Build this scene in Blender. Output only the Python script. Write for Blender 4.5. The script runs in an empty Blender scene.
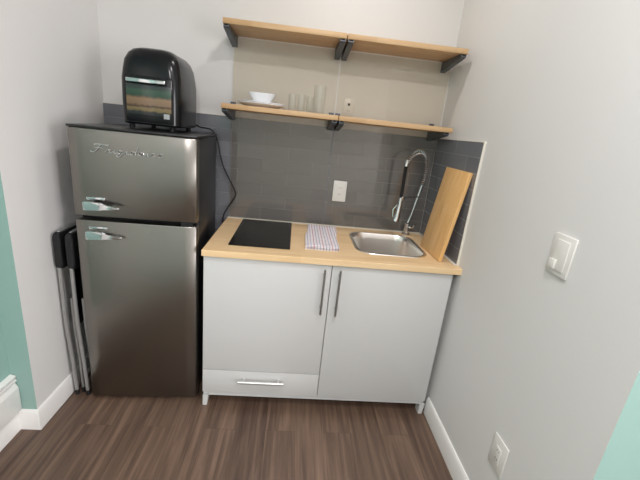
import bpy, bmesh, math
from mathutils import Vector, Matrix
PI = math.pi
S = bpy.context.scene
COL = S.collection

# ------------------------------------------------------------------ camera
def make_camera():
    yaw, pitch, roll, f = 0.0884, -0.2956, 0.1064, 360.6
    F = Vector((math.sin(yaw)*math.cos(pitch), math.cos(yaw)*math.cos(pitch), math.sin(pitch)))
    R = Vector((math.cos(yaw), -math.sin(yaw), 0)); U = R.cross(F)
    R2 = R*math.cos(roll) + U*math.sin(roll); U2 = -R*math.sin(roll) + U*math.cos(roll)
    cd = bpy.data.cameras.new('camera'); cd.sensor_width = 36; cd.lens = f/640*36; cd.clip_start = 0.02
    c = bpy.data.objects.new('camera', cd); COL.objects.link(c)
    m = Matrix((R2, U2, -F)).transposed().to_4x4(); m.translation = Vector((-0.8685, -2.2747, 1.5031))
    c.matrix_world = m; S.camera = c
make_camera()

# ------------------------------------------------------------------ light and exposure
w = bpy.data.worlds.new('world'); S.world = w; w.use_nodes = True
w.node_tree.nodes['Background'].inputs[0].default_value = (0.8, 0.9, 1, 1)
w.node_tree.nodes['Background'].inputs[1].default_value = 0.05
S.view_settings.view_transform = 'Standard'; S.view_settings.look = 'None'
S.view_settings.gamma = 1; S.view_settings.use_curve_mapping = False
S.view_settings.exposure = -0.06
S.cycles.transparent_max_bounces = 32
CEIL = 2.7
LAMPS = [((-0.62, -0.60), 5.2, (1.0, 0.94, 0.92), .07), ((-0.5, -1.93), 20, (1.0, 0.955, 0.98), .09), ((-1.0, -3.3), 44, (1.0, 0.965, 1.0), .09)]  # last entry is an added fill lamp, out of view, brightening the alcove
for (lx, ly), pw, colr, rad in LAMPS:
    ld = bpy.data.lights.new('ceiling_lamp', 'AREA'); ld.shape = 'DISK'; ld.size = rad*2; ld.energy = pw; ld.color = colr
    lo = bpy.data.objects.new('ceiling_lamp', ld); lo.location = (lx, ly, CEIL-.014); COL.objects.link(lo)

wl = bpy.data.lights.new('added_fill_light', 'AREA'); wl.shape = 'RECTANGLE'; wl.size = 1.5; wl.size_y = 1.3; wl.energy = 84; wl.color = (1, .96, 1)
wo = bpy.data.objects.new('added_fill_light', wl); wo.location = (1.67, -3.5, 1.45); wo.rotation_euler = (PI/2, 0, PI/2); COL.objects.link(wo)  # added area light, out of view, filling the room from the right

# ------------------------------------------------------------------ materials
def srgb(r, g, b):
    f = lambda c: c/12.92 if c <= .04045 else ((c+.055)/1.055)**2.4
    return (f(r/255), f(g/255), f(b/255), 1)
def mat(name, col, rough=.5, metal=0, bump=None, coat=0, spec=.5, noise=None):
    m = bpy.data.materials.new(name); m.use_nodes = True
    nt = m.node_tree; b = nt.nodes['Principled BSDF']
    b.inputs['Base Color'].default_value = col; b.inputs['Roughness'].default_value = rough
    b.inputs['Metallic'].default_value = metal; b.inputs['Coat Weight'].default_value = coat
    b.inputs['Specular IOR Level'].default_value = spec
    tc = nt.nodes.new('ShaderNodeTexCoord')
    if bump:
        n = nt.nodes.new('ShaderNodeTexNoise'); n.inputs['Scale'].default_value = bump[0]; n.inputs['Detail'].default_value = 3
        nt.links.new(tc.outputs['Object'], n.inputs['Vector'])
        bp = nt.nodes.new('ShaderNodeBump'); bp.inputs['Strength'].default_value = bump[1]; bp.inputs['Distance'].default_value = .002
        nt.links.new(n.outputs[0], bp.inputs['Height']); nt.links.new(bp.outputs[0], b.inputs['Normal'])
    if noise:
        n = nt.nodes.new('ShaderNodeTexNoise'); n.inputs['Scale'].default_value = noise[0]
        nt.links.new(tc.outputs['Object'], n.inputs['Vector'])
        mx = nt.nodes.new('ShaderNodeMix'); mx.data_type = 'RGBA'
        mx.inputs[6].default_value = col; mx.inputs[7].default_value = noise[1]
        nt.links.new(n.outputs[0], mx.inputs[0]); nt.links.new(mx.outputs[2], b.inputs['Base Color'])
    return m
def ramp(nt, stops, interp='LINEAR'):
    r = nt.nodes.new('ShaderNodeValToRGB'); cr = r.color_ramp; cr.interpolation = interp
    while len(cr.elements) < len(stops): cr.elements.new(.5)
    for e, (p, c) in zip(cr.elements, stops): e.position = p; e.color = c
    return r
def oak(name, axis, c1, c2, c3, stave=.045, rough=.45):
    # butcher-block oak; grain and staves run along 'axis' (0 x, 1 y, 2 z)
    m = mat(name, c1, rough); nt = m.node_tree; b = nt.nodes['Principled BSDF']; L = nt.links
    tc = nt.nodes.new('ShaderNodeTexCoord'); mp = nt.nodes.new('ShaderNodeMapping')
    L.new(tc.outputs['Object'], mp.inputs[0])
    rot = {0: (0, 0, 0), 1: (0, 0, PI/2), 2: (0, PI/2, 0)}[axis]; mp.inputs['Rotation'].default_value = rot
    st = nt.nodes.new('ShaderNodeMapping'); st.inputs['Scale'].default_value = (3, 60, 60); L.new(mp.outputs[0], st.inputs[0])
    n = nt.nodes.new('ShaderNodeTexNoise'); n.inputs['Scale'].default_value = 1; n.inputs['Detail'].default_value = 5; n.inputs['Roughness'].default_value = .65
    L.new(st.outputs[0], n.inputs['Vector'])
    br = nt.nodes.new('ShaderNodeTexBrick'); br.inputs['Color1'].default_value = (0.25, .25, .25, 1); br.inputs['Color2'].default_value = (.75, .75, .75, 1)
    br.inputs['Mortar'].default_value = (.3, .3, .3, 1); br.inputs['Mortar Size'].default_value = .0006; br.inputs['Scale'].default_value = 1
    br.inputs['Brick Width'].default_value = .45; br.inputs['Row Height'].default_value = stave; br.offset = .37
    if axis == 2:
        sw = nt.nodes.new('ShaderNodeMapping'); sw.inputs['Rotation'].default_value = (0, 0, 0); L.new(mp.outputs[0], sw.inputs[0]); L.new(sw.outputs[0], br.inputs['Vector'])
    else: L.new(mp.outputs[0], br.inputs['Vector'])
    ad = nt.nodes.new('ShaderNodeMath'); ad.operation = 'MULTIPLY_ADD'; ad.inputs[1].default_value = .28
    L.new(br.outputs['Color'], ad.inputs[0]); 
    m2 = nt.nodes.new('ShaderNodeMath'); m2.operation = 'MULTIPLY'; m2.inputs[1].default_value = .75; L.new(n.outputs[0], m2.inputs[0]); L.new(m2.outputs[0], ad.inputs[2])
    r = ramp(nt, [(.25, c3), (.5, c1), (.75, c2)]); L.new(ad.outputs[0], r.inputs[0]); L.new(r.outputs[0], b.inputs['Base Color'])
    return m
def brushed(name, col, rough, axis=0):
    m = mat(name, col, rough, 1); nt = m.node_tree; b = nt.nodes['Principled BSDF']; L = nt.links
    tc = nt.nodes.new('ShaderNodeTexCoord'); mp = nt.nodes.new('ShaderNodeMapping'); sc = [500, 500, 500]; sc[axis] = 4
    mp.inputs['Scale'].default_value = sc; L.new(tc.outputs['Object'], mp.inputs[0])
    n = nt.nodes.new('ShaderNodeTexNoise'); n.inputs['Scale'].default_value = 1; L.new(mp.outputs[0], n.inputs['Vector'])
    mr = nt.nodes.new('ShaderNodeMapRange'); mr.inputs[3].default_value = rough-.02; mr.inputs[4].default_value = rough+.03
    L.new(n.outputs[0], mr.inputs[0]); L.new(mr.outputs[0], b.inputs['Roughness'])
    b.inputs['Anisotropic'].default_value = .5
    return m

M = {}
M['wall'] = mat('white_wall_paint', srgb(222, 221, 218), .62, bump=(180, .08))
M['teal'] = mat('teal_wall_paint', srgb(146, 178, 169), .6, bump=(180, .08))
M['ceil'] = mat('ceiling_paint', srgb(225, 224, 220), .9)
M['trim'] = mat('white_trim_paint', srgb(238, 236, 232), .3)
M['lam'] = mat('white_laminate', srgb(206, 206, 204), .28)
M['plastic'] = mat('white_plastic', srgb(226, 224, 218), .3)
M['dark'] = mat('dark_slot', srgb(30, 30, 30), .5)
M['steel'] = brushed('stainless_door', srgb(138, 134, 128), .3, 0)
M['sink'] = brushed('sink_steel', srgb(232, 226, 220), .3, 0)
M['chrome'] = mat('chrome', srgb(225, 226, 228), .1, 1)
M['nickel'] = mat('satin_nickel', srgb(165, 165, 163), .3, 1)
M['fbody'] = mat('black_fridge_paint', srgb(30, 30, 32), .35, bump=(400, .1))
M['gasket'] = mat('black_rubber', srgb(14, 14, 14), .7)
M['gloss'] = mat('glossy_black_plastic', srgb(16, 17, 20), .22, spec=.4)
M['cook'] = mat('black_ceramic_glass', srgb(7, 7, 8), .12)
M['bracket'] = mat('gunmetal_bracket', srgb(98, 103, 108), .42, .6)
M['bright'] = mat('bright_nickel', srgb(225, 225, 222), .3, .8)
M['tube'] = mat('grey_steel_tube', srgb(170, 170, 168), .35, .6)
M['vinyl'] = mat('black_vinyl', srgb(16, 16, 18), .5, bump=(120, .3))
M['ceramic'] = mat('white_ceramic', srgb(240, 242, 244), .15)
M['cord'] = mat('black_cord', srgb(15, 15, 16), .45)
M['caulk'] = mat('white_caulk', srgb(225, 220, 208), .5)
M['sticker'] = mat('pale_sticker', srgb(190, 195, 195), .5, noise=(300, srgb(120, 125, 125)))
M['oak_x'] = oak('oak_counter', 0, srgb(232, 200, 154), srgb(240, 212, 170), srgb(216, 180, 130), .04)
M['oak_shelf'] = oak('oak_shelf', 0, srgb(198, 162, 118), srgb(212, 180, 138), srgb(178, 140, 98), .05)
M['oak_board'] = oak('oak_board', 2, srgb(232, 186, 124), srgb(240, 200, 144), srgb(212, 162, 100), .05, .4)

def tile_mat(axis):
    m = mat('grey_glossy_tile', srgb(112, 114, 118), .15, coat=.3); nt = m.node_tree; b = nt.nodes['Principled BSDF']; L = nt.links
    tc = nt.nodes.new('ShaderNodeTexCoord'); sx = nt.nodes.new('ShaderNodeSeparateXYZ'); cb = nt.nodes.new('ShaderNodeCombineXYZ')
    L.new(tc.outputs['Object'], sx.inputs[0]); L.new(sx.outputs[axis], cb.inputs[0]); L.new(sx.outputs[2], cb.inputs[1])
    br = nt.nodes.new('ShaderNodeTexBrick'); br.inputs['Scale'].default_value = 1; br.inputs['Brick Width'].default_value = .305; br.inputs['Row Height'].default_value = .0764
    br.inputs['Mortar Size'].default_value = .0016; br.inputs['Mortar Smooth'].default_value = .2
    br.inputs['Color1'].default_value = srgb(110, 112, 117); br.inputs['Color2'].default_value = srgb(119, 121, 126); br.inputs['Mortar'].default_value = srgb(140, 141, 142)
    L.new(cb.outputs[0], br.inputs['Vector']); L.new(br.outputs['Color'], b.inputs['Base Color'])
    bp = nt.nodes.new('ShaderNodeBump'); bp.invert = True; bp.inputs['Distance'].default_value = .0015; bp.inputs['Strength'].default_value = .8
    L.new(br.outputs['Fac'], bp.inputs['Height']); L.new(bp.outputs[0], b.inputs['Normal'])
    mr = nt.nodes.new('ShaderNodeMapRange'); mr.inputs[3].default_value = .16; mr.inputs[4].default_value = .7
    L.new(br.outputs['Fac'], mr.inputs[0]); L.new(mr.outputs[0], b.inputs['Roughness'])
    return m
M['tile_x'] = tile_mat(0); M['tile_y'] = tile_mat(1)

def floor_mat():
    m = mat('walnut_plank_floor', srgb(96, 72, 62), .42); nt = m.node_tree; b = nt.nodes['Principled BSDF']; L = nt.links
    tc = nt.nodes.new('ShaderNodeTexCoord'); mp = nt.nodes.new('ShaderNodeMapping'); mp.inputs['Rotation'].default_value = (0, 0, PI/2)
    L.new(tc.outputs['Object'], mp.inputs[0])
    br = nt.nodes.new('ShaderNodeTexBrick'); br.inputs['Scale'].default_value = 1; br.inputs['Brick Width'].default_value = 1.22; br.inputs['Row Height'].default_value = .152; br.offset = .36
    br.inputs['Mortar Size'].default_value = .0007; br.inputs['Color1'].default_value = (.1, .1, .1, 1); br.inputs['Color2'].default_value = (.9, .9, .9, 1); br.inputs['Mortar'].default_value = (0, 0, 0, 1)
    L.new(mp.outputs[0], br.inputs['Vector'])
    # offset grain per plank
    ma = nt.nodes.new('ShaderNodeVectorMath'); ma.operation = 'MULTIPLY_ADD'; ma.inputs[1].default_value = (7, 3, 5); L.new(br.outputs['Color'], ma.inputs[0]); L.new(mp.outputs[0], ma.inputs[2])
    st = nt.nodes.new('ShaderNodeMapping'); st.inputs['Scale'].default_value = (1.8, 34, 34); L.new(ma.outputs[0], st.inputs[0])
    n = nt.nodes.new('ShaderNodeTexNoise'); n.inputs['Scale'].default_value = 1; n.inputs['Detail'].default_value = 6; n.inputs['Roughness'].default_value = .6; n.inputs['Distortion'].default_value = .6
    L.new(st.outputs[0], n.inputs['Vector'])
    ad = nt.nodes.new('ShaderNodeMath'); ad.operation = 'MULTIPLY_ADD'; ad.inputs[1].default_value = .16; L.new(br.outputs['Color'], ad.inputs[0]); L.new(n.outputs[0], ad.inputs[2])
    r = ramp(nt, [(.3, srgb(64, 48, 39)), (.5, srgb(90, 71, 59)), (.64, srgb(106, 85, 71)), (.88, srgb(134, 109, 92))]); L.new(ad.outputs[0], r.inputs[0])
    mx = nt.nodes.new('ShaderNodeMix'); mx.data_type = 'RGBA'; mx.blend_type = 'MULTIPLY'; L.new(r.outputs[0], mx.inputs[6]); mx.inputs[7].default_value = (.85, .84, .83, 1)
    L.new(br.outputs['Fac'], mx.inputs[0]); L.new(mx.outputs[2], b.inputs['Base Color'])
    bp = nt.nodes.new('ShaderNodeBump'); bp.inputs['Distance'].default_value = .0006; bp.inputs['Strength'].default_value = .35; L.new(n.outputs[0], bp.inputs['Height']); L.new(bp.outputs[0], b.inputs['Normal'])
    return m
M['floor'] = floor_mat()

def sheet_mat(refl=.026):
    # clear tinted acrylic: straight-through transmission plus a mirror-like surface
    m = bpy.data.materials.new('clear_acrylic'); m.use_nodes = True; nt = m.node_tree; nt.nodes.clear(); L = nt.links
    o = nt.nodes.new('ShaderNodeOutputMaterial'); t = nt.nodes.new('ShaderNodeBsdfTransparent'); t.inputs[0].default_value = (.955, .935, .90, 1)
    g = nt.nodes.new('ShaderNodeBsdfGlossy'); g.inputs['Roughness'].default_value = .03; lw = nt.nodes.new('ShaderNodeLayerWeight'); lw.inputs[0].default_value = .5
    p5 = nt.nodes.new('ShaderNodeMath'); p5.operation = 'POWER'; p5.inputs[1].default_value = 5; L.new(lw.outputs['Facing'], p5.inputs[0])
    f = nt.nodes.new('ShaderNodeMath'); f.operation = 'MULTIPLY_ADD'; f.inputs[1].default_value = .8; f.inputs[2].default_value = refl; L.new(p5.outputs[0], f.inputs[0])
    x = nt.nodes.new('ShaderNodeMixShader'); L.new(f.outputs[0], x.inputs[0]); L.new(t.outputs[0], x.inputs[1]); L.new(g.outputs[0], x.inputs[2]); L.new(x.outputs[0], o.inputs[0])
    return m
M['sheet'] = sheet_mat()
def glass_mat():
    m = sheet_mat(.04); m.name = 'drinking_glass'
    for n in m.node_tree.nodes:
        if n.type == 'BSDF_TRANSPARENT': n.inputs[0].default_value = (.985, .99, .985, 1)
    return m
M['glass'] = glass_mat()
M['edge'] = mat('painted_edge_glow', srgb(235, 232, 220), .4)  # pale colour stands in for light glowing along the sheet edges

def picture_mat():
    # food picture seen on the window: bands of green, tan and brown
    m = mat('window_food_picture', srgb(90, 80, 60), .25, coat=.5); nt = m.node_tree; b = nt.nodes['Principled BSDF']; L = nt.links
    tc = nt.nodes.new('ShaderNodeTexCoord'); sx = nt.nodes.new('ShaderNodeSeparateXYZ'); L.new(tc.outputs['Generated'], sx.inputs[0])
    n = nt.nodes.new('ShaderNodeTexNoise'); n.inputs['Scale'].default_value = 9; L.new(tc.outputs['Generated'], n.inputs['Vector'])
    ad = nt.nodes.new('ShaderNodeMath'); ad.operation = 'MULTIPLY_ADD'; ad.inputs[1].default_value = .12; L.new(n.outputs[0], ad.inputs[0]); L.new(sx.outputs[2], ad.inputs[2])
    r = ramp(nt, [(0, srgb(24, 28, 30)), (.16, srgb(40, 42, 40)), (.22, srgb(112, 98, 62)), (.30, srgb(118, 100, 68)), (.35, srgb(60, 40, 28)), (.42, srgb(120, 96, 72)), (.60, srgb(128, 104, 78)), (.66, srgb(92, 76, 56)), (.70, srgb(36, 62, 46)), (.86, srgb(44, 72, 54)), (.95, srgb(40, 50, 48))])
    L.new(ad.outputs[0], r.inputs[0]); L.new(r.outputs[0], b.inputs['Base Color'])
    return m
M['picture'] = picture_mat()

def towel_mat():
    m = mat('checked_cotton', srgb(240, 238, 238), .95, bump=(500, .5)); nt = m.node_tree; b = nt.nodes['Principled BSDF']; L = nt.links
    tc = nt.nodes.new('ShaderNodeTexCoord'); sx = nt.nodes.new('ShaderNodeSeparateXYZ'); L.new(tc.outputs['Object'], sx.inputs[0])
    def lines(axis, per, wd):
        a = nt.nodes.new('ShaderNodeMath'); a.operation = 'PINGPONG'; a.inputs[1].default_value = per/2; L.new(sx.outputs[axis], a.inputs[0])
        c = nt.nodes.new('ShaderNodeMath'); c.operation = 'LESS_THAN'; c.inputs[1].default_value = wd/2; L.new(a.outputs[0], c.inputs[0]); return c
    def over(fac, base, col):
        x = nt.nodes.new('ShaderNodeMix'); x.data_type = 'RGBA'; L.new(fac.outputs[0], x.inputs[0]); x.inputs[7].default_value = col
        if isinstance(base, tuple): x.inputs[6].default_value = base
        else: L.new(base.outputs[2], x.inputs[6])
        return x
    y = over(lines(1, .022, .006), srgb(242, 240, 240), srgb(214, 190, 198))
    y = over(lines(0, .016, .005), y, srgb(178, 180, 200)); y = over(lines(0, .048, .004), y, srgb(200, 150, 165))
    L.new(y.outputs[2], b.inputs['Base Color']); return m
M['towel'] = towel_mat()

# ------------------------------------------------------------------ mesh helpers
def box(bm, x0, x1, y0, y1, z0, z1, bev=0, seg=2):
    vs = [bm.verts.new((x, y, z)) for x in (x0, x1) for y in (y0, y1) for z in (z0, z1)]
    fs = [bm.faces.new([vs[i] for i in f]) for f in ((0, 1, 3, 2), (4, 6, 7, 5), (0, 4, 5, 1), (2, 3, 7, 6), (0, 2, 6, 4), (1, 5, 7, 3))]
    if bev:
        es = set(e for f in fs for e in f.edges)
        bmesh.ops.bevel(bm, geom=list(es), offset=bev, segments=seg, affect='EDGES', profile=.5)
    return fs
def tube(bm, pts, r, n=10, cap=True):
    pts = [Vector(p) for p in pts]; rs = r if isinstance(r, (list, tuple)) else [r]*len(pts)
    rings = []; up = None
    for i, p in enumerate(pts):
        d = ((pts[i+1]-p) if i == 0 else (p-pts[i-1]) if i == len(pts)-1 else (pts[i+1]-pts[i-1])).normalized()
        if up is None:
            up = d.orthogonal().normalized()
        else:
            up = (up - d*up.dot(d)).normalized()
        s = d.cross(up)
        rings.append([bm.verts.new(p + (up*math.cos(a)+s*math.sin(a))*rs[i]) for a in [2*PI*k/n for k in range(n)]])
    for a, b in zip(rings, rings[1:]):
        for k in range(n): bm.faces.new([a[k], a[(k+1) % n], b[(k+1) % n], b[k]])
    if cap: bm.faces.new(rings[0][::-1]); bm.faces.new(rings[-1])
def smooth(pts, k=4):
    pts = [Vector(p) for p in pts]; P = [pts[0]*2-pts[1]]+pts+[pts[-1]*2-pts[-2]]; out = []
    for i in range(1, len(P)-2):
        for j in range(k):
            t = j/k; a, b, c, d = P[i-1:i+3]
            out.append(.5*((2*b)+(c-a)*t+(2*a-5*b+4*c-d)*t*t+(-a+3*b-3*c+d)*t**3))
    return out+[pts[-1]]
def lathe(bm, prof, cx, cy, cz, n=28, closed=False):
    rings = []
    for r, z in prof:
        if r < 1e-6: rings.append([bm.verts.new((cx, cy, cz+z))])
        else: rings.append([bm.verts.new((cx+r*math.cos(2*PI*k/n), cy+r*math.sin(2*PI*k/n), cz+z)) for k in range(n)])
    for a, b in zip(rings, rings[1:]):
        for k in range(n):
            v = [a[k % len(a)], a[(k+1) % len(a)], b[(k+1) % len(b)], b[k % len(b)]]
            u = []
            for q in v:
                if q not in u: u.append(q)
            if len(u) > 2: bm.faces.new(u)
def rrect(x0, x1, y0, y1, r, n=8):
    out = []
    for cx, cy, a0 in ((x1-r, y1-r, 0), (x0+r, y1-r, PI/2), (x0+r, y0+r, PI), (x1-r, y0+r, 3*PI/2)):
        for k in range(n+1):
            a = a0+PI/2*k/n; out.append((cx+r*math.cos(a), cy+r*math.sin(a)))
    return out
def loft(bm, loops, cap0=True, cap1=True):
    R = [[bm.verts.new(p) for p in l] for l in loops]
    for a, b in zip(R, R[1:]):
        for k in range(len(a)): bm.faces.new([a[k], a[(k+1) % len(a)], b[(k+1) % len(a)], b[k]])
    if cap0: bm.faces.new(R[0][::-1])
    if cap1: bm.faces.new(R[-1])
def prism(bm, poly, a0, a1, axis, bev=0):
    # poly: 2D points in the plane perpendicular to axis ('x': (y,z), 'y': (x,z), 'z': (x,y))
    f = {'x': lambda p, a: (a, p[0], p[1]), 'y': lambda p, a: (p[0], a, p[1]), 'z': lambda p, a: (p[0], p[1], a)}[axis]
    A = [bm.verts.new(f(p, a0)) for p in poly]; B = [bm.verts.new(f(p, a1)) for p in poly]; n = len(poly)
    fs = [bm.faces.new(A[::-1]), bm.faces.new(B)]+[bm.faces.new([A[k], A[(k+1) % n], B[(k+1) % n], B[k]]) for k in range(n)]
    if bev:
        bmesh.ops.bevel(bm, geom=list(set(e for q in fs for e in q.edges)), offset=bev, segments=2, affect='EDGES', profile=.5)
BM = bmesh.new

def link(name, bm, m, parent=None, shift=None, shade=True):
    if shift is not None: bmesh.ops.translate(bm, verts=bm.verts, vec=-Vector(shift))
    bmesh.ops.recalc_face_normals(bm, faces=bm.faces)
    me = bpy.data.meshes.new(name); bm.to_mesh(me); bm.free()
    for x in (m if isinstance(m, list) else [m]): me.materials.append(x)
    if shade:
        me.shade_smooth(); me.set_sharp_from_angle(angle=math.radians(35))
    o = bpy.data.objects.new(name, me); COL.objects.link(o)
    if parent: o.parent = parent
    return o
def thing(name, label, cat, loc, rot=0, group=None):
    o = bpy.data.objects.new(name, None); COL.objects.link(o); o.location = loc; o.rotation_euler = (0, 0, rot); o.empty_display_size = .05
    o['label'] = label; o['category'] = cat
    if group: o['group'] = group
    return o
def part(name, bm, m, t, world=True, label=None):
    root = t if t.parent is None else t.parent
    o = link(name, bm, m, t, root.location if world else None)
    if label: o['label'] = label
    return o
def single(name, bm, m, label, cat, base, group=None):
    o = link(name, bm, m, None, base); o.location = base; o['label'] = label; o['category'] = cat
    if group: o['group'] = group
    return o
def struct(name, bm, m, label=None):
    o = link(name, bm, m); o['kind'] = 'structure'
    if label: o['label'] = label
    return o
def bx(*a, **k):
    bm = BM(); box(bm, *a, **k); return bm
def dup(root, loc, label, group=None):
    r = root.copy(); COL.objects.link(r); r.location = loc; r['label'] = label
    if group: r['group'] = group
    for ch in list(root.children):
        c = ch.copy(); COL.objects.link(c); c.parent = r
        for g in list(ch.children):
            d = g.copy(); COL.objects.link(d); d.parent = c
    return r

# ------------------------------------------------------------------ room shell
XL, XLF, YL, YR = -1.989, -2.08, -.811, -1.58
struct('floor', bx(-2.3, 1.8, -4.7, .2, -.1, 0), M['floor'])
struct('ceiling', bx(-2.3, 1.8, -4.7, .2, CEIL, CEIL+.1), M['ceil'])
struct('wall_back', bx(-2.3, .12, 0, .12, 0, CEIL), M['wall'])
def painted(name, x0, x1, y0, y1, teal_dir):
    bm = BM(); box(bm, x0, x1, y0, y1, 0, CEIL); bm.normal_update()
    for f in bm.faces:
        if f.normal.dot(Vector(teal_dir)) > .9: f.material_index = 1
    return struct(name, bm, [M['wall'], M['teal']])
painted('wall_left', -2.2, XL, YL, 0, (0, -1, 0))
painted('wall_right', 0, 1.8, YR, 0, (0, -1, 0))
struct('wall_left_front', bx(-2.2, XLF, -4.6, YL, 0, CEIL), M['teal'])
struct('wall_right_front', bx(1.7, 1.8, -4.6, YR, 0, CEIL), M['teal'])
struct('wall_front', bx(-2.2, 1.8, -4.7, -4.6, 0, CEIL), M['wall'])
bm = BM()
for a in ((-4.31, -4.25, .76, 2.14), (-2.75, -2.69, .76, 2.14), (-4.25, -2.75, .76, .80), (-4.25, -2.75, 2.10, 2.14)): box(bm, 1.65, 1.7, a[0], a[1], a[2], a[3])
struct('added_window_frame', bm, M['trim'], 'unseen white frame added around the fill light on the right wall')  # out of view, added to go with the fill light

BBH = .108
def base_profile(d): # distance off the wall, height
    return [(0, 0), (d, 0), (d, BBH-.022), (d*.75, BBH-.012), (d*.6, BBH-.004), (d*.3, BBH), (0, BBH)]
def baseboard(name, path, mitre=True):
    # path: list of floor points with the room on the left of travel
    bm = BM(); prof = base_profile(.014); n = len(path); loops = []
    for i, p in enumerate(path):
        p = Vector(p)
        dirs = []
        if i > 0: dirs.append((p-Vector(path[i-1])).normalized())
        if i < n-1: dirs.append((Vector(path[i+1])-p).normalized())
        ns = [Vector((-d.y, d.x)) for d in dirs]
        off = ns[0] if len(ns) == 1 else (ns[0]+ns[1])/(1+ns[0].dot(ns[1]))
        loops.append([(p.x+off.x*a, p.y+off.y*a, z) for a, z in prof])
    loft(bm, loops); return struct(name, bm, M['trim'])
baseboard('baseboard_left', [(XL, 0), (XL, YL), (XLF, YL), (XLF, -1.33)])
bm = BM(); box(bm, XLF, XLF+.012, -2.22, -1.42, 0, 2.04, .002)
for z0, z1 in ((.2, .9), (1.05, 1.9)): box(bm, XLF+.010, XLF+.020, -2.10, -1.54, z0, z1, .006)
for a in ((-2.31, -2.22, 0, 2.13), (-1.42, -1.33, 0, 2.13), (-2.22, -1.42, 2.04, 2.13)): box(bm, XLF, XLF+.02, a[0], a[1], a[2], a[3], .003)
struct('added_door', bm, M['trim'], 'unseen white panel door added to the left wall for reflections')  # out of view, added so the fridge steel and chrome reflect white
baseboard('baseboard_right', [(1.7, YR), (0, YR), (0, -.61)])

# tiled splashback on the back and right walls with a pale edge trim
TT = 1.523; H = .911
struct('trim_1', bx(XL, 0, -.009, 0, .0, TT), M['tile_x'], 'grey glossy tile splashback across the back wall')
struct('trim_2', bx(-.009, 0, -.593, -.009, H-.02, TT), M['tile_y'], 'grey glossy tile splashback on the right wall')
bm = BM(); box(bm, XL, 0, -.010, 0, TT, TT+.004); box(bm, -.010, 0, -.598, -.01, TT, TT+.004); box(bm, -.010, 0, -.598, -.593, H+.001, TT)
struct('trim_3', bm, M['caulk'], 'pale edge strip around the grey tile')
bm = BM(); box(bm, -1.27, -.013, -.019, -.009, H, H+.007, .002); box(bm, -.021, -.009, -.593, -.019, H, H+.006, .002)
struct('trim_4', bm, M['caulk'], 'white caulk line where worktop meets tile')

# clear acrylic splash sheets in front of tile and wall
for x0, x1, lab in ((-1.26, -.664, 'clear acrylic splash sheet behind cooktop and left shelves'), (-.656, -.012, 'clear acrylic splash sheet behind sink and right shelves')):
    bm = BM(); box(bm, x0, x1, -.016, -.011, H+.008, 1.943); bm.normal_update()
    for f in bm.faces: f.material_index = 0 if abs(f.normal.y) > .5 else 1
    single('splash_sheet', bm, [M['sheet'], M['edge']], lab, 'splash sheet', ((x0+x1)/2, -.0135, H+.008), 'clear sheets over the splashback')

# low white panel heater on the left front wall
t = thing('baseboard_heater', 'low white ridged heater panel on the teal wall at the left edge', 'heater', (-2.066, -1.03, .115))
bm = BM(); prism(bm, [(XLF, .115), (-2.052, .115), (-2.052, .235), (-2.066, .262), (XLF, .262)], -1.25, -.815, 'y', .002); part('housing', bm, M['trim'], t)
bm = BM()
for z in (.268, .288): prism(bm, [(XLF, z), (-2.058, z-.004), (-2.056, z+.008), (XLF, z+.014)], -1.25, -.815, 'y')
part('louvre', bm, M['trim'], t)
t2 = None

# ceiling lights
for i, ((lx, ly), pw, colr, rad) in enumerate(LAMPS):
    lab = ['small round recessed light in the ceiling above the shelves', 'round recessed ceiling light in the middle of the room', 'unseen round fill light added in the ceiling near the front wall'][i]
    t = thing('ceiling_light', lab, 'light', (lx, ly, CEIL-.012), 0, 'recessed ceiling lights')
    bm = BM(); lathe(bm, [(rad, 0), (rad+.025, 0), (rad+.028, .012), (rad, .012), (rad, 0)], lx, ly, CEIL-.012); part('trim_ring', bm, M['trim'], t)

# ------------------------------------------------------------------ base cabinet
FY = -.626; CB = .093; CT = .881
t = thing('kitchen_cabinet', 'white handled base cabinet with two doors and a bottom drawer, below the oak worktop', 'cabinet', (-.65, -.31, 0))
bm = BM()
for x in (-1.268, -.664, -.048): box(bm, x, x+.018, FY+.02, -.012, .065, CT)
box(bm, -1.25, -.048, FY+.02, -.012, .065, .083); box(bm, -1.25, -.048, -.022, -.012, .083, CT); box(bm, -1.25, -.048, FY+.02, FY+.1, CT-.02, CT)
part('carcass', bm, M['lam'], t)
def panel(x0, x1, z0, z1): return bx(x0, x1, FY, FY+.018, z0, z1, bev=.0012)
def bar(bm, a, b, d, r=.006):
    a, b = Vector(a), Vector(b); off = Vector((0, -d, 0)); u = (b-a).normalized()
    tube(bm, [a+off, b+off], r, 12)
    for p in (a+u*.03, b-u*.03): tube(bm, [p, p+off], r*.8, 8)
dl = part('door', panel(-1.269, -.650, .237, CT-.003), M['lam'], t)
bm = BM(); bar(bm, (-.684, FY, .858), (-.684, FY, .618), .032); part('handle', bm, M['nickel'], dl, label='slim satin metal bar handle')
dr = part('door', panel(-.646, -.030, CB, CT-.003), M['lam'], t)
bm = BM(); bar(bm, (-.608, FY, .858), (-.608, FY, .614), .032); part('handle', bm, M['nickel'], dr, label='slim satin metal bar handle')
dw = part('drawer', panel(-1.269, -.650, CB, .233), M['lam'], t)
bm = BM(); bar(bm, (-1.080, FY, .186), (-.838, FY, .186), .03, .008); part('handle', bm, M['bright'], dw, label='polished horizontal bar handle')
for x in (-1.269, -.052):
    for y in (FY+.006, -.09):
        bm = BM(); prism(bm, [(x, .065), (x, .0), (x+.022, .0), (x+.030, .065)], y, y+.05, 'y'); part('leg', bm, M['lam'], t)
part('plinth_rail', bx(-1.239, -.052, FY+.012, FY+.03, .064, CB-.003), M['lam'], t)

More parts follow.
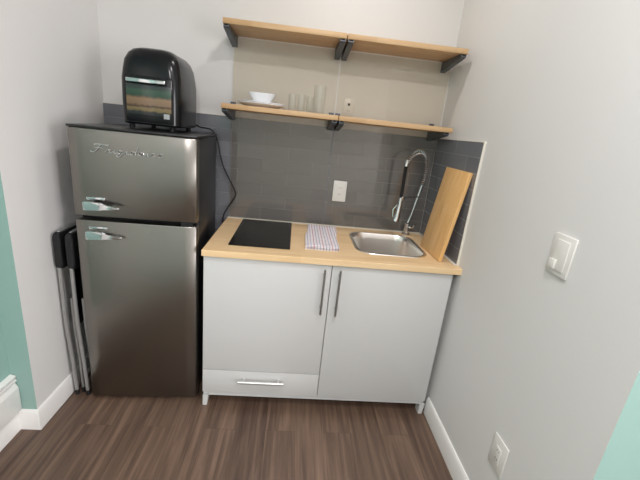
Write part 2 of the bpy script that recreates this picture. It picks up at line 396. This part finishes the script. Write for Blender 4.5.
# worktop with sink cut-out
SX0, SX1, SY0, SY1, SR = -.512, -.112, -.522, -.098, .10
WX0, WX1, WY0, WY1 = -1.274, 0, -.647, -.0092
def ray_rect(cx, cy, a):
    dx, dy = math.cos(a), math.sin(a); ts = []
    if abs(dx) > 1e-9: ts.append(((WX1 if dx > 0 else WX0)-cx)/dx)
    if abs(dy) > 1e-9: ts.append(((WY1 if dy > 0 else WY0)-cy)/dy)
    q = min(ts); return (cx+dx*q, cy+dy*q)
cx, cy = (SX0+SX1)/2, (SY0+SY1)/2
hole = rrect(SX0+.008, SX1-.008, SY0+.008, SY1-.008, SR-.008, 10)
angs = [(math.atan2(y-cy, x-cx) % (2*PI), (x, y)) for x, y in hole]
corn = [math.atan2(y-cy, x-cx) % (2*PI) for x in (WX0, WX1) for y in (WY0, WY1)]
angs.sort(); inner = [p for a, p in angs]; outer = [ray_rect(cx, cy, a) for a, p in angs]
for c, (x, y) in zip(corn, [(x, y) for x in (WX0, WX1) for y in (WY0, WY1)]):
    k = min(range(len(outer)), key=lambda i: (outer[i][0]-x)**2+(outer[i][1]-y)**2); outer[k] = (x, y)
bm = BM(); lift = lambda L, z: [(x, y, z) for x, y in L]
loft(bm, [lift(inner, CT), lift(outer, CT), lift(outer, H-.002), [(x+(.002 if x == WX0 else 0), y+(.002 if y == WY0 else 0), H) for x, y in outer], lift(inner, H), lift(inner, CT)], False, False)
bmesh.ops.remove_doubles(bm, verts=bm.verts, dist=1e-6)
single('worktop', bm, M['oak_x'], 'light oak worktop laid on the white cabinet', 'worktop', (-.64, -.33, CT))

# sink
t = thing('kitchen_sink', 'stainless steel sink with rounded corners set into the oak worktop', 'sink', (cx, cy, H))
def rr(o, z, r): return [(x, y, z) for x, y in rrect(SX0+o, SX1-o, SY0+o, SY1-o, r, 10)]
bm = BM(); loft(bm, [rr(0, H+.0005, SR), rr(.002, H+.004, SR), rr(.008, H+.005, SR-.006), rr(.016, H+.0035, SR-.012), rr(.020, H-.004, SR-.016), rr(.026, H-.03, SR-.02), rr(.034, H-.135, SR-.03), rr(.044, H-.158, SR-.04), rr(.07, H-.168, SR-.05), rr(.15, H-.172, .03)], False, True)
part('basin', bm, M['sink'], t)
bm = BM(); lathe(bm, [(.045, 0), (.043, .003), (.034, .003), (.030, -.001), (0, -.001)], cx, cy, H-.171); part('drain', bm, M['chrome'], t)

# spring faucet
FX, FYy = -.122, -.062
t = thing('kitchen_faucet', 'tall chrome spring pull-down faucet standing behind the sink', 'faucet', (FX, FYy, H))
bm = BM(); lathe(bm, [(0, 0), (.027, 0), (.027, .006), (.020, .012), (.018, .06), (.019, .075), (.012, .08), (0, .08)], FX, FYy, H); part('base', bm, M['chrome'], t)
top = Vector((-.078, -.075, 1.235))
bm = BM(); tube(bm, [(FX, FYy, .985), (FX+.014, FYy, 1.04), top], .0105, 12); part('pole', bm, M['chrome'], t)
arch = smooth([top, (-.070, -.085, 1.31), (-.078, -.10, 1.375), (-.105, -.115, 1.418), (-.150, -.135, 1.438), (-.195, -.155, 1.415), (-.224, -.168, 1.37)], 8)
bm = BM(); tube(bm, arch, .0045, 8); part('hose', bm, M['gasket'], t, label='thin dark hose inside the spring')
def coil(path, R, r, turns, n=10):
    L = [0]
    for a, b in zip(path, path[1:]): L.append(L[-1]+(b-a).length)
    N = turns*n; out = []; j = 0; up = None; prev = None
    for i in range(N+1):
        s = L[-1]*i/N
        while j < len(L)-2 and L[j+1] < s: j += 1
        u = (s-L[j])/max(L[j+1]-L[j], 1e-9); p = path[j].lerp(path[j+1], u)
        d = (path[min(j+2, len(path)-1)]-path[max(j-1, 0)]).normalized()
        up = d.orthogonal().normalized() if up is None else (up-d*up.dot(d)).normalized()
        a = 2*PI*turns*i/N; out.append(p+(up*math.cos(a)+d.cross(up)*math.sin(a))*R)
    return out
bm = BM(); tube(bm, coil(arch, .0145, .002, 30), .0022, 5); part('spring', bm, M['chrome'], t)
bm = BM(); tube(bm, [(-.224, -.168, 1.385), (-.226, -.17, 1.35)], .011, 12); part('collar', bm, M['chrome'], t)
bm = BM(); tube(bm, [(-.226, -.17, 1.352), (-.225, -.17, 1.16)], .0095, 12); part('grip_hose', bm, M['gasket'], t, label='black hose sleeve')
bm = BM(); tube(bm, [(-.225, -.17, 1.165), (-.226, -.17, 1.12), (-.230, -.172, 1.06), (-.233, -.174, 1.045), (-.238, -.176, 1.02)], [.012, .014, .015, .019, .020], 14); part('spray_head', bm, M['chrome'], t)
bm = BM(); tube(bm, [(-.242, -.172, 1.12), (-.262, -.172, 1.09), (-.258, -.175, 1.045)], [.004, .006, .004], 8); part('spray_trigger', bm, M['chrome'], t)
bm = BM(); tube(bm, [(-.088, -.075, 1.165), (-.15, -.115, 1.163), (-.218, -.165, 1.162)], .005, 8); tube(bm, [(-.218, -.165, 1.152), (-.218, -.165, 1.172)], .015, 12); part('support_arm', bm, M['chrome'], t)
bm = BM(); tube(bm, [(FX+.01, FYy-.01, .965), (FX+.03, FYy-.025, .968), (FX+.034, FYy-.035, .99)], [.009, .007, .005], 10); part('lever', bm, M['chrome'], t)

# cooktop
t = thing('cooktop', 'black glass electric cooktop set in the oak worktop left of the towel', 'cooktop', (-1.01, -.29, H))
bm = BM(); loft(bm, [[(x, y, z) for x, y in rrect(-1.170+o, -.861-o, -.548+o, -.030-o, .006, 4)] for o, z in ((0, H), (0, H+.004), (.0015, H+.006))]); part('glass_plate', bm, M['cook'], t)
ring = mat('burner_ring', srgb(34, 34, 36), .25)
for by, br_ in ((-.17, .072), (-.39, .09)):
    bm = BM(); lathe(bm, [(br_, .006), (br_, .0063), (br_+.002, .0063), (br_+.002, .006)], -1.015, by, H, 40); part('burner', bm, ring, t)

# folded towel
def towel():
    bm = BM(); N, K = 14, 24; ang = math.radians(-3)
    def P(u, v, z):
        x = -.783+.178*u; y = -.518+.452*v
        x += .004*math.sin(v*9+1)+.0035*v-.01*(v-.5)*0; y += .004*math.sin(u*8)
        x += .024*(v-.0)*1.0-.006
        return (x, y, z)
    for layer, (zb, zt, s) in enumerate(((0, .0055, 0), (.006, .0115, .006), (.012, .018, .002))):
        top, bot = [], []
        for i in range(N+1):
            top.append([]); bot.append([])
            for j in range(K+1):
                u, v = i/N, j/K; e = min(u, 1-u, v*1.6, (1-v)*1.6)*14; rnd = min(1, e)**.5 if e > 0 else 0
                uu = u*(1-s*2)+s; vv = v*(1-s)+s*.5
                wob = .0012*math.sin(u*17+v*5+layer)+.001*math.sin(v*23)
                zt2 = zb+(zt-zb)*(.45+.55*rnd)+wob*rnd
                top[-1].append(bm.verts.new(P(uu, vv, H+zt2))); bot[-1].append(bm.verts.new(P(uu, vv, H+zb+.0005)))
        for i in range(N):
            for j in range(K):
                bm.faces.new([top[i][j], top[i+1][j], top[i+1][j+1], top[i][j+1]]); bm.faces.new([bot[i][j], bot[i][j+1], bot[i+1][j+1], bot[i+1][j]])
        for i in range(N):
            for j in (0, K): bm.faces.new([top[i][j], top[i+1][j], bot[i+1][j], bot[i][j]])
        for j in range(K):
            for i in (0, N): bm.faces.new([top[i][j], top[i][j+1], bot[i][j+1], bot[i][j]])
    return bm
single('dish_towel', towel(), M['towel'], 'folded white dish towel with pink and blue checks on the worktop', 'towel', (-.69, -.29, H))

# cutting board leaning on the right splashback
u = Vector((-.0243, .9997, 0)); V = Vector((.13724, .00334, .9905)); Nn = u.cross(V)
bm = BM(); box(bm, 0, .272, 0, .469, 0, .02, .003)
B0 = Vector((-.091, -.556, H+.0005))
for v in bm.verts: c = v.co.copy(); v.co = u*c.x + Nn*c.z + V*c.y
lowest = min(v.co.z for v in bm.verts)
o = link('cutting_board', bm, M['oak_board']); o.location = B0-Vector((0, 0, lowest)); o['label'] = 'rectangular oak board leaning against the right tile behind the sink'; o['category'] = 'cutting board'

# ------------------------------------------------------------------ shelves
SD = .277; ST = .025
def shelf(x0, x1, ztop, lab, bl, br):
    yb = -.018
    t = thing('wall_shelf', lab, 'shelf', ((x0+x1)/2, yb, ztop-ST), 0, 'oak wall shelves on metal brackets')
    part('board', bx(x0, x1, -SD, yb, ztop-ST, ztop, bev=.0015), M['oak_shelf'], t)
    for bxx in (bl, br):
        bm = BM(); zb = ztop-ST
        box(bm, bxx-.015, bxx+.015, yb, yb+.003, zb-.055, ztop+.022)           # wall flange
        prism(bm, [(yb, zb-.0005), (yb, zb-.052), (yb-.03, zb-.050), (-SD+.015, zb-.018), (-SD+.004, zb-.012), (-SD+.004, zb-.0005)], bxx-.014, bxx-.010, 'x')
        prism(bm, [(yb, zb-.0005), (yb, zb-.052), (yb-.03, zb-.050), (-SD+.015, zb-.018), (-SD+.004, zb-.012), (-SD+.004, zb-.0005)], bxx+.010, bxx+.014, 'x')
        prism(bm, [(yb, zb-.052), (yb, zb-.048), (yb-.03, zb-.046), (-SD+.015, zb-.014), (-SD+.004, zb-.008), (-SD+.004, zb-.012), (-SD+.015, zb-.018), (-SD*.5, zb-.035), (yb-.03, zb-.050)], bxx-.010, bxx+.010, 'x')
        part('bracket', bm, M['bracket'], t)
Z1, Z2 = 1.971, 1.583
shelf(-1.273, -.664, Z1, 'upper oak shelf, left board, dark bracket at its outer end', -1.256, -.682)
shelf(-.660, -.037, Z1, 'upper oak shelf, right board, ending near the right wall', -.642, -.056)
shelf(-1.273, -.664, Z2, 'lower oak shelf, left board, carrying the plates and glasses', -1.256, -.682)
shelf(-.660, -.037, Z2, 'lower oak shelf, right board, empty, above the faucet', -.642, -.066)

def plate_prof(r): return [(0, 0), (r*.55, 0), (r*.58, .003), (r*.75, .006), (r, .018), (r, .021), (r*.74, .010), (r*.55, .006), (0, .006)]
for i, lab in enumerate(('white dinner plate on the lower shelf, the bottom one of the stack', 'white dinner plate directly under the white bowl')):
    bm = BM(); lathe(bm, plate_prof(.128), 0, 0, 0, 40); single('dinner_plate', bm, M['ceramic'], lab, 'plate', (0, 0, 0), 'white plates stacked on the lower shelf').location = (-1.082, -.147, Z2+.004+i*.0065-.0035)
zb_ = Z2+.0145
bm = BM()
pr = [(.034, 0), (.036, .004), (.048, .02), (.064, .045), (.072, .060), (.070, .060), (.060, .043), (.044, .020), (.030, .008)]
def sq(h, z, r): return [(x, y, z) for x, y in rrect(-h, h, -h, h, r, 6)]
loft(bm, [sq(a, z, a*.55) for a, z in pr]); single('serving_bowl', bm, M['ceramic'], 'small white flared bowl on top of the plate stack', 'bowl', (0, 0, 0)).location = (-1.078, -.14, zb_)
def tumbler(r0, r1, h, th=.0022): return [(0, 0), (r0, 0), (r0+.001, .004), (r1, h), (r1-th, h), (r0-th, .012), (0, .012)]
for x, lab in ((-.914, 'small clear glass next to the plate stack, leftmost of three'), (-.864, 'small clear glass, middle one of three on the lower shelf'), (-.836+.022, 'small clear glass beside the tall glass')):
    bm = BM(); lathe(bm, tumbler(.018, .023, .092), 0, 0, 0, 24); single('shot_glass', bm, M['glass'], lab, 'glass', (0, 0, 0), 'small clear glasses on the lower shelf').location = (x, -.12 if x < -.83 else -.075, Z2+.0005)
bm = BM(); lathe(bm, tumbler(.029, .034, .148, .003), 0, 0, 0, 32); single('tall_tumbler', bm, M['glass'], 'tall clear glass near the middle bracket of the lower shelf', 'glass', (0, 0, 0)).location = (-.765, -.13, Z2+.0005)

# ------------------------------------------------------------------ outlets and switch
def outlet(cx_, cz, w_, h_, y, label, slots='gfci'):
    t = thing('wall_outlet', label, 'outlet', (cx_, y, cz))
    bm = BM(); box(bm, cx_-w_/2, cx_+w_/2, y-.006, y, cz-h_/2, cz+h_/2, .002); part('cover_plate', bm, M['plastic'], t)
    bm = BM(); box(bm, cx_-.017, cx_+.017, y-.008, y-.004, cz-.034, cz+.034, .001); r = part('receptacle', bm, M['plastic'], t)
    for s in (-1, 1):
        for dx in (-.006, .006): part('slot', bx(cx_+dx-.001, cx_+dx+.001, y-.0085, y-.006, cz+s*.02-.003, cz+s*.02+.005), M['dark'], r)
    return t
outlet(-.578, 1.145, .084, .130, -.0162, 'white outlet on the grey tile between towel and faucet')
t = outlet(-.582, 1.645, .062, .10, -.0, 'small white outlet above the lower shelf, beside the middle bracket')
bm = BM(); box(bm, -.588, -.576, -.0105, -.0085, 1.654, 1.668, .001); part('socket_opening', bm, M['dark'], t)

t = thing('light_switch', 'white dimmer switch plate on the right wall', 'switch', (0, -1.238, 1.199))
part('cover_plate', bx(-.007, 0, -1.285, -1.191, 1.133, 1.265, bev=.0025), M['plastic'], t)
part('switch_panel', bx(-.0105, -.006, -1.268, -1.208, 1.150, 1.248, bev=.002), M['plastic'], t)
part('knob', bx(-.017, -.010, -1.234, -1.206, 1.152, 1.182, bev=.001), M['plastic'], t)
t = thing('wall_outlet', 'white outlet low on the right wall above the baseboard', 'outlet', (0, -1.237, .380))
part('cover_plate', bx(-.006, 0, -1.282, -1.192, .312, .448, bev=.002), M['plastic'], t)
r = part('receptacle', bx(-.0085, -.005, -1.254, -1.220, .345, .415, bev=.001), M['plastic'], t)
for s in (-1, 1):
    for dy in (-.006, .006): part('slot', bx(-.0089, -.007, -1.237+dy-.001, -1.237+dy+.001, .38+s*.018-.003, .38+s*.018+.005), M['dark'], r)

# ------------------------------------------------------------------ refrigerator (local frame: x along the front, y to the back)
FW, FH = .541, 1.408
t = thing('refrigerator', 'two-door retro stainless refrigerator with black sides, left of the white cabinet', 'refrigerator', (-1.851, -.614, 0), math.atan2(.0222, .5308))
part('body', bx(.014, FW-.004, .062, .525, .03, FH-.002, bev=.006), M['fbody'], t, False)
part('gasket', bx(.012, FW-.012, .050, .064, .04, FH-.012), M['gasket'], t, False)
def fdoor(z0, z1):
    bm = BM()
    loops = []
    N = 10; prof = []
    # gently bowed front with rounded vertical edges
    for k in range(N+1):
        x = .007+(FW-.014)*k/N; s = (x/FW-.5)*2; prof.append((x, .004*s*s))
    prof = [(0, .050), (0, .014), (.002, .008)]+prof+[(FW-.002, .008), (FW, .014), (FW, .050)]
    def L(z, i): return [(FW/2+(x-FW/2)*(1-i/FW*2), y+i*(1 if y < .04 else 0), z) for x, y in prof]
    loft(bm, [L(z0, .006), L(z0+.002, .002), L(z0+.006, 0), L(z1-.006, 0), L(z1-.002, .002), L(z1, .006)])
    return bm
dtop = part('door', fdoor(1.020, FH), M['steel'], t, False); dbot = part('door', fdoor(.022, 1.000), M['steel'], t, False)
part('top_cap', bx(-.001, FW+.001, .004, .53, FH+.001, FH+.011, bev=.003), M['fbody'], t, False)
def fhandle(d, z):
    # chrome lever: a block at the left, tapering grip to the right, on two posts
    bm = BM(); y0, y1 = -.036, -.020
    prism(bm, [(.058, z-.020), (.058, z+.016), (.066, z+.020), (.125, z+.016), (.145, z+.006), (.205, z+.0), (.212, z-.006), (.205, z-.012), (.145, z-.014), (.125, z-.018), (.066, z-.022)], y0, y1, 'y', .003)
    box(bm, .068, .088, -.022, .010, z-.010, z+.012); box(bm, .170, .184, -.022, .006, z-.010, z-.002)
    part('handle', bm, M['chrome'], d, False, 'chrome lever handle')
    bm = BM(); box(bm, .060, .140, -.003, .008, z+.020, z+.034, .003); part('handle_mount', bm, M['chrome'], d, False)
fhandle(dtop, 1.076); fhandle(dbot, .938)
bm = BM()
box(bm, FW-.075, FW-.02, .01, .055, 1.001, 1.019); part('hinge', bm, M['gasket'], t, False)
for x in (.03, FW-.03):
    for y in (.05, .48):
        bm = BM(); tube(bm, [(x, y, 0), (x, y, .036)], .014, 14); part('foot', bm, M['gasket'] if x < .1 else M['tube'], t, False)
# chrome script lettering: Frigidaire
GL = {
 'F': (.95, [[(.15, .92), (.35, 1.0), (.9, .95), (1.05, 1.02)], [(.55, .96), (.45, .5), (.32, .08), (.1, 0), (0, .12)], [(.25, .5), (.5, .55), (.75, .5)]]),
 'r': (.42, [[(0, .05), (.12, .45), (.16, .4), (.3, .42), (.25, .1), (.42, .05)]]),
 'i': (.30, [[(0, .05), (.12, .42), (.12, .08), (.3, .05)], [(.16, .62), (.18, .66)]]),
 'g': (.50, [[(.35, .38), (.15, .42), (.05, .2), (.2, .03), (.36, .38), (.32, -.2), (.15, -.42), (.05, -.25), (.3, 0), (.5, .08)]]),
 'd': (.52, [[(.34, .36), (.15, .42), (.05, .2), (.18, .02), (.34, .3), (.42, .98), (.36, .1), (.52, .05)]]),
 'a': (.50, [[(.34, .38), (.15, .42), (.05, .2), (.18, .02), (.34, .38), (.36, .06), (.5, .05)]]),
 'e': (.45, [[(0, .08), (.2, .2), (.28, .36), (.18, .43), (.08, .2), (.2, .02), (.45, .12)]]),
}
bm = BM(); px = 0; LH = .040; tot = sum(GL[c][0] for c in 'Frigidaire'); sxx = .306/tot
for c in 'Frigidaire':
    adv, strokes = GL[c]
    for s in strokes:
        pts = [(.092+(px+x)*sxx+y_*LH*.25, -.003+.004*(((.092+(px+x)*sxx)/FW-.5)*2)**2, 1.312+y_*LH*.85) for x, y_ in s]
        tube(bm, smooth(pts, 3) if len(pts) > 2 else pts, .0021, 6)
    px += adv
part('nameplate', bm, M['chrome'], dtop, False, 'chrome script lettering on the upper door')

# ------------------------------------------------------------------ air fryer oven on the fridge
FZ = FH+.0115
t = thing('air_fryer', 'glossy black air fryer oven with a food picture on its door, on the refrigerator', 'air fryer', (-1.56, -.29, FZ))
secs = [(.022, .126, -.452, -.130), (.030, .132, -.458, -.125), (.12, .134, -.460, -.122), (.22, .133, -.460, -.122), (.265, .127, -.456, -.126), (.300, .121, -.452, -.130), (.330, .108, -.440, -.140), (.348, .092, -.425, -.155), (.358, .07, -.40, -.18), (.361, .045, -.38, -.19)]
bm = BM(); loft(bm, [[(x, y, FZ+z) for x, y in rrect(-1.560-h, -1.560+h, a, b, min(.045, h*.8), 6)] for z, h, a, b in secs]); part('housing', bm, M['gloss'], t)
bm = BM(); box(bm, -1.662, -1.452, -.468, -.452, FZ+.034, FZ+.232, .005); d = part('door', bm, M['gloss'], t)
part('window', bx(-1.656, -1.458, -.4705, -.467, FZ+.066, FZ+.196, bev=.001), M['picture'], d)
bm = BM(); box(bm, -1.648, -1.478, -.490, -.482, FZ+.203, FZ+.219, .003); box(bm, -1.640, -1.633, -.484, -.466, FZ+.204, FZ+.218); box(bm, -1.494, -1.482, -.484, -.466, FZ+.204, FZ+.218)
part('handle', bm, M['chrome'], d, label='flat chrome handle bar')
part('sticker', bx(-1.492, -1.466, -.4715, -.470, FZ+.056, FZ+.078), M['sticker'], d)
for x in (-1.655, -1.47):
    for y in (-.425, -.16):
        bm = BM(); lathe(bm, [(0, 0), (.011, 0), (.014, .024), (0, .024)], x, y, FZ, 14); part('foot', bm, M['gasket'], t)
cord = smooth([(-1.444, -.126, FZ+.04), (-1.42, -.10, FZ+.028), (-1.395, -.075, FZ+.025), (-1.365, -.055, FZ+.015), (-1.336, -.05, 1.385), (-1.318, -.045, 1.30), (-1.296, -.04, 1.226), (-1.257, -.04, 1.150), (-1.222, -.035, 1.075), (-1.236, -.035, 1.035), (-1.268, -.04, .980), (-1.292, -.045, .925), (-1.292, -.045, .85), (-1.291, -.045, .60), (-1.291, -.045, .35)], 6)
bm = BM(); tube(bm, cord, .0042, 8); single('power_cord', bm, M['cord'], 'black power cord looping down from the air fryer behind the worktop corner', 'cord', (-1.30, -.05, .9))

# ------------------------------------------------------------------ folded chairs between fridge and wall
def folding_chair():
    # local frame: origin at the foot, x across the folded thickness, y towards the back wall, z up
    t = thing('folding_chair', 'black and grey folding chair, folded upright against the left wall', 'folding chair', (-1.945, -.545, 0), 0, 'folded chairs beside the refrigerator')
    W = .40
    def side(y): return [(-.004, y, .012), (-.006, y, .10), (-.010, y, .22), (-.020, y, .40), (-.022, y, .55), (-.022, y, .86)]
    bm = BM(); a = smooth(side(0), 4); b = smooth(side(W), 4)[::-1]
    tube(bm, a+smooth([(-.022, .02, .900), (-.022, .05, .912), (-.022, W-.05, .912), (-.022, W-.02, .900)], 3)+b, .0095, 12); part('front_frame', bm, M['tube'], t, False, 'grey steel tube frame')
    bm = BM(); tube(bm, [(.017, .022, .012), (.016, .022, .2), (.006, .022, .40), (.004, .022, .56), (.004, W-.022, .56), (.006, W-.022, .40), (.016, W-.022, .2), (.017, W-.022, .012)], .008, 10); part('rear_frame', bm, M['tube'], t, False)
    bm = BM(); tube(bm, [(.016, .03, .12), (.016, W-.03, .12)], .006, 8); part('crossbar', bm, M['tube'], t, False)
    def pad(x0, x1, y0, y1, z0, z1, r):
        bm = BM(); q = lambda x, o: [(x, y, z) for y, z in rrect(y0+o, y1-o, z0+o, z1-o, r, 5)]
        loft(bm, [q(x0, .006), q(x0+.005, 0), q(x1-.005, 0), q(x1, .006)]); return bm
    part('backrest', pad(-.033, .002, -.018, W+.018, .735, .915, .022), M['vinyl'], t, False, 'black padded backrest')
    part('seat', pad(-.004, .020, .034, W-.034, .40, .72, .04), M['vinyl'], t, False, 'black padded seat folded flat')
    for x, y in ((-.004, 0), (-.004, W), (.017, .022), (.017, W-.022)):
        bm = BM(); tube(bm, [(x, y, 0), (x, y, .03)], .0105, 10); part('foot_cap', bm, M['gasket'], t, False)
    return t
c1 = folding_chair(); c1.location = (-1.943, -.575, 0)
c1['label'] = 'black and grey folding chair folded upright, the one nearest the left wall'
c2 = dup(c1, (-1.8875, -.575, 0), 'black and grey folding chair folded upright, the one nearest the refrigerator')
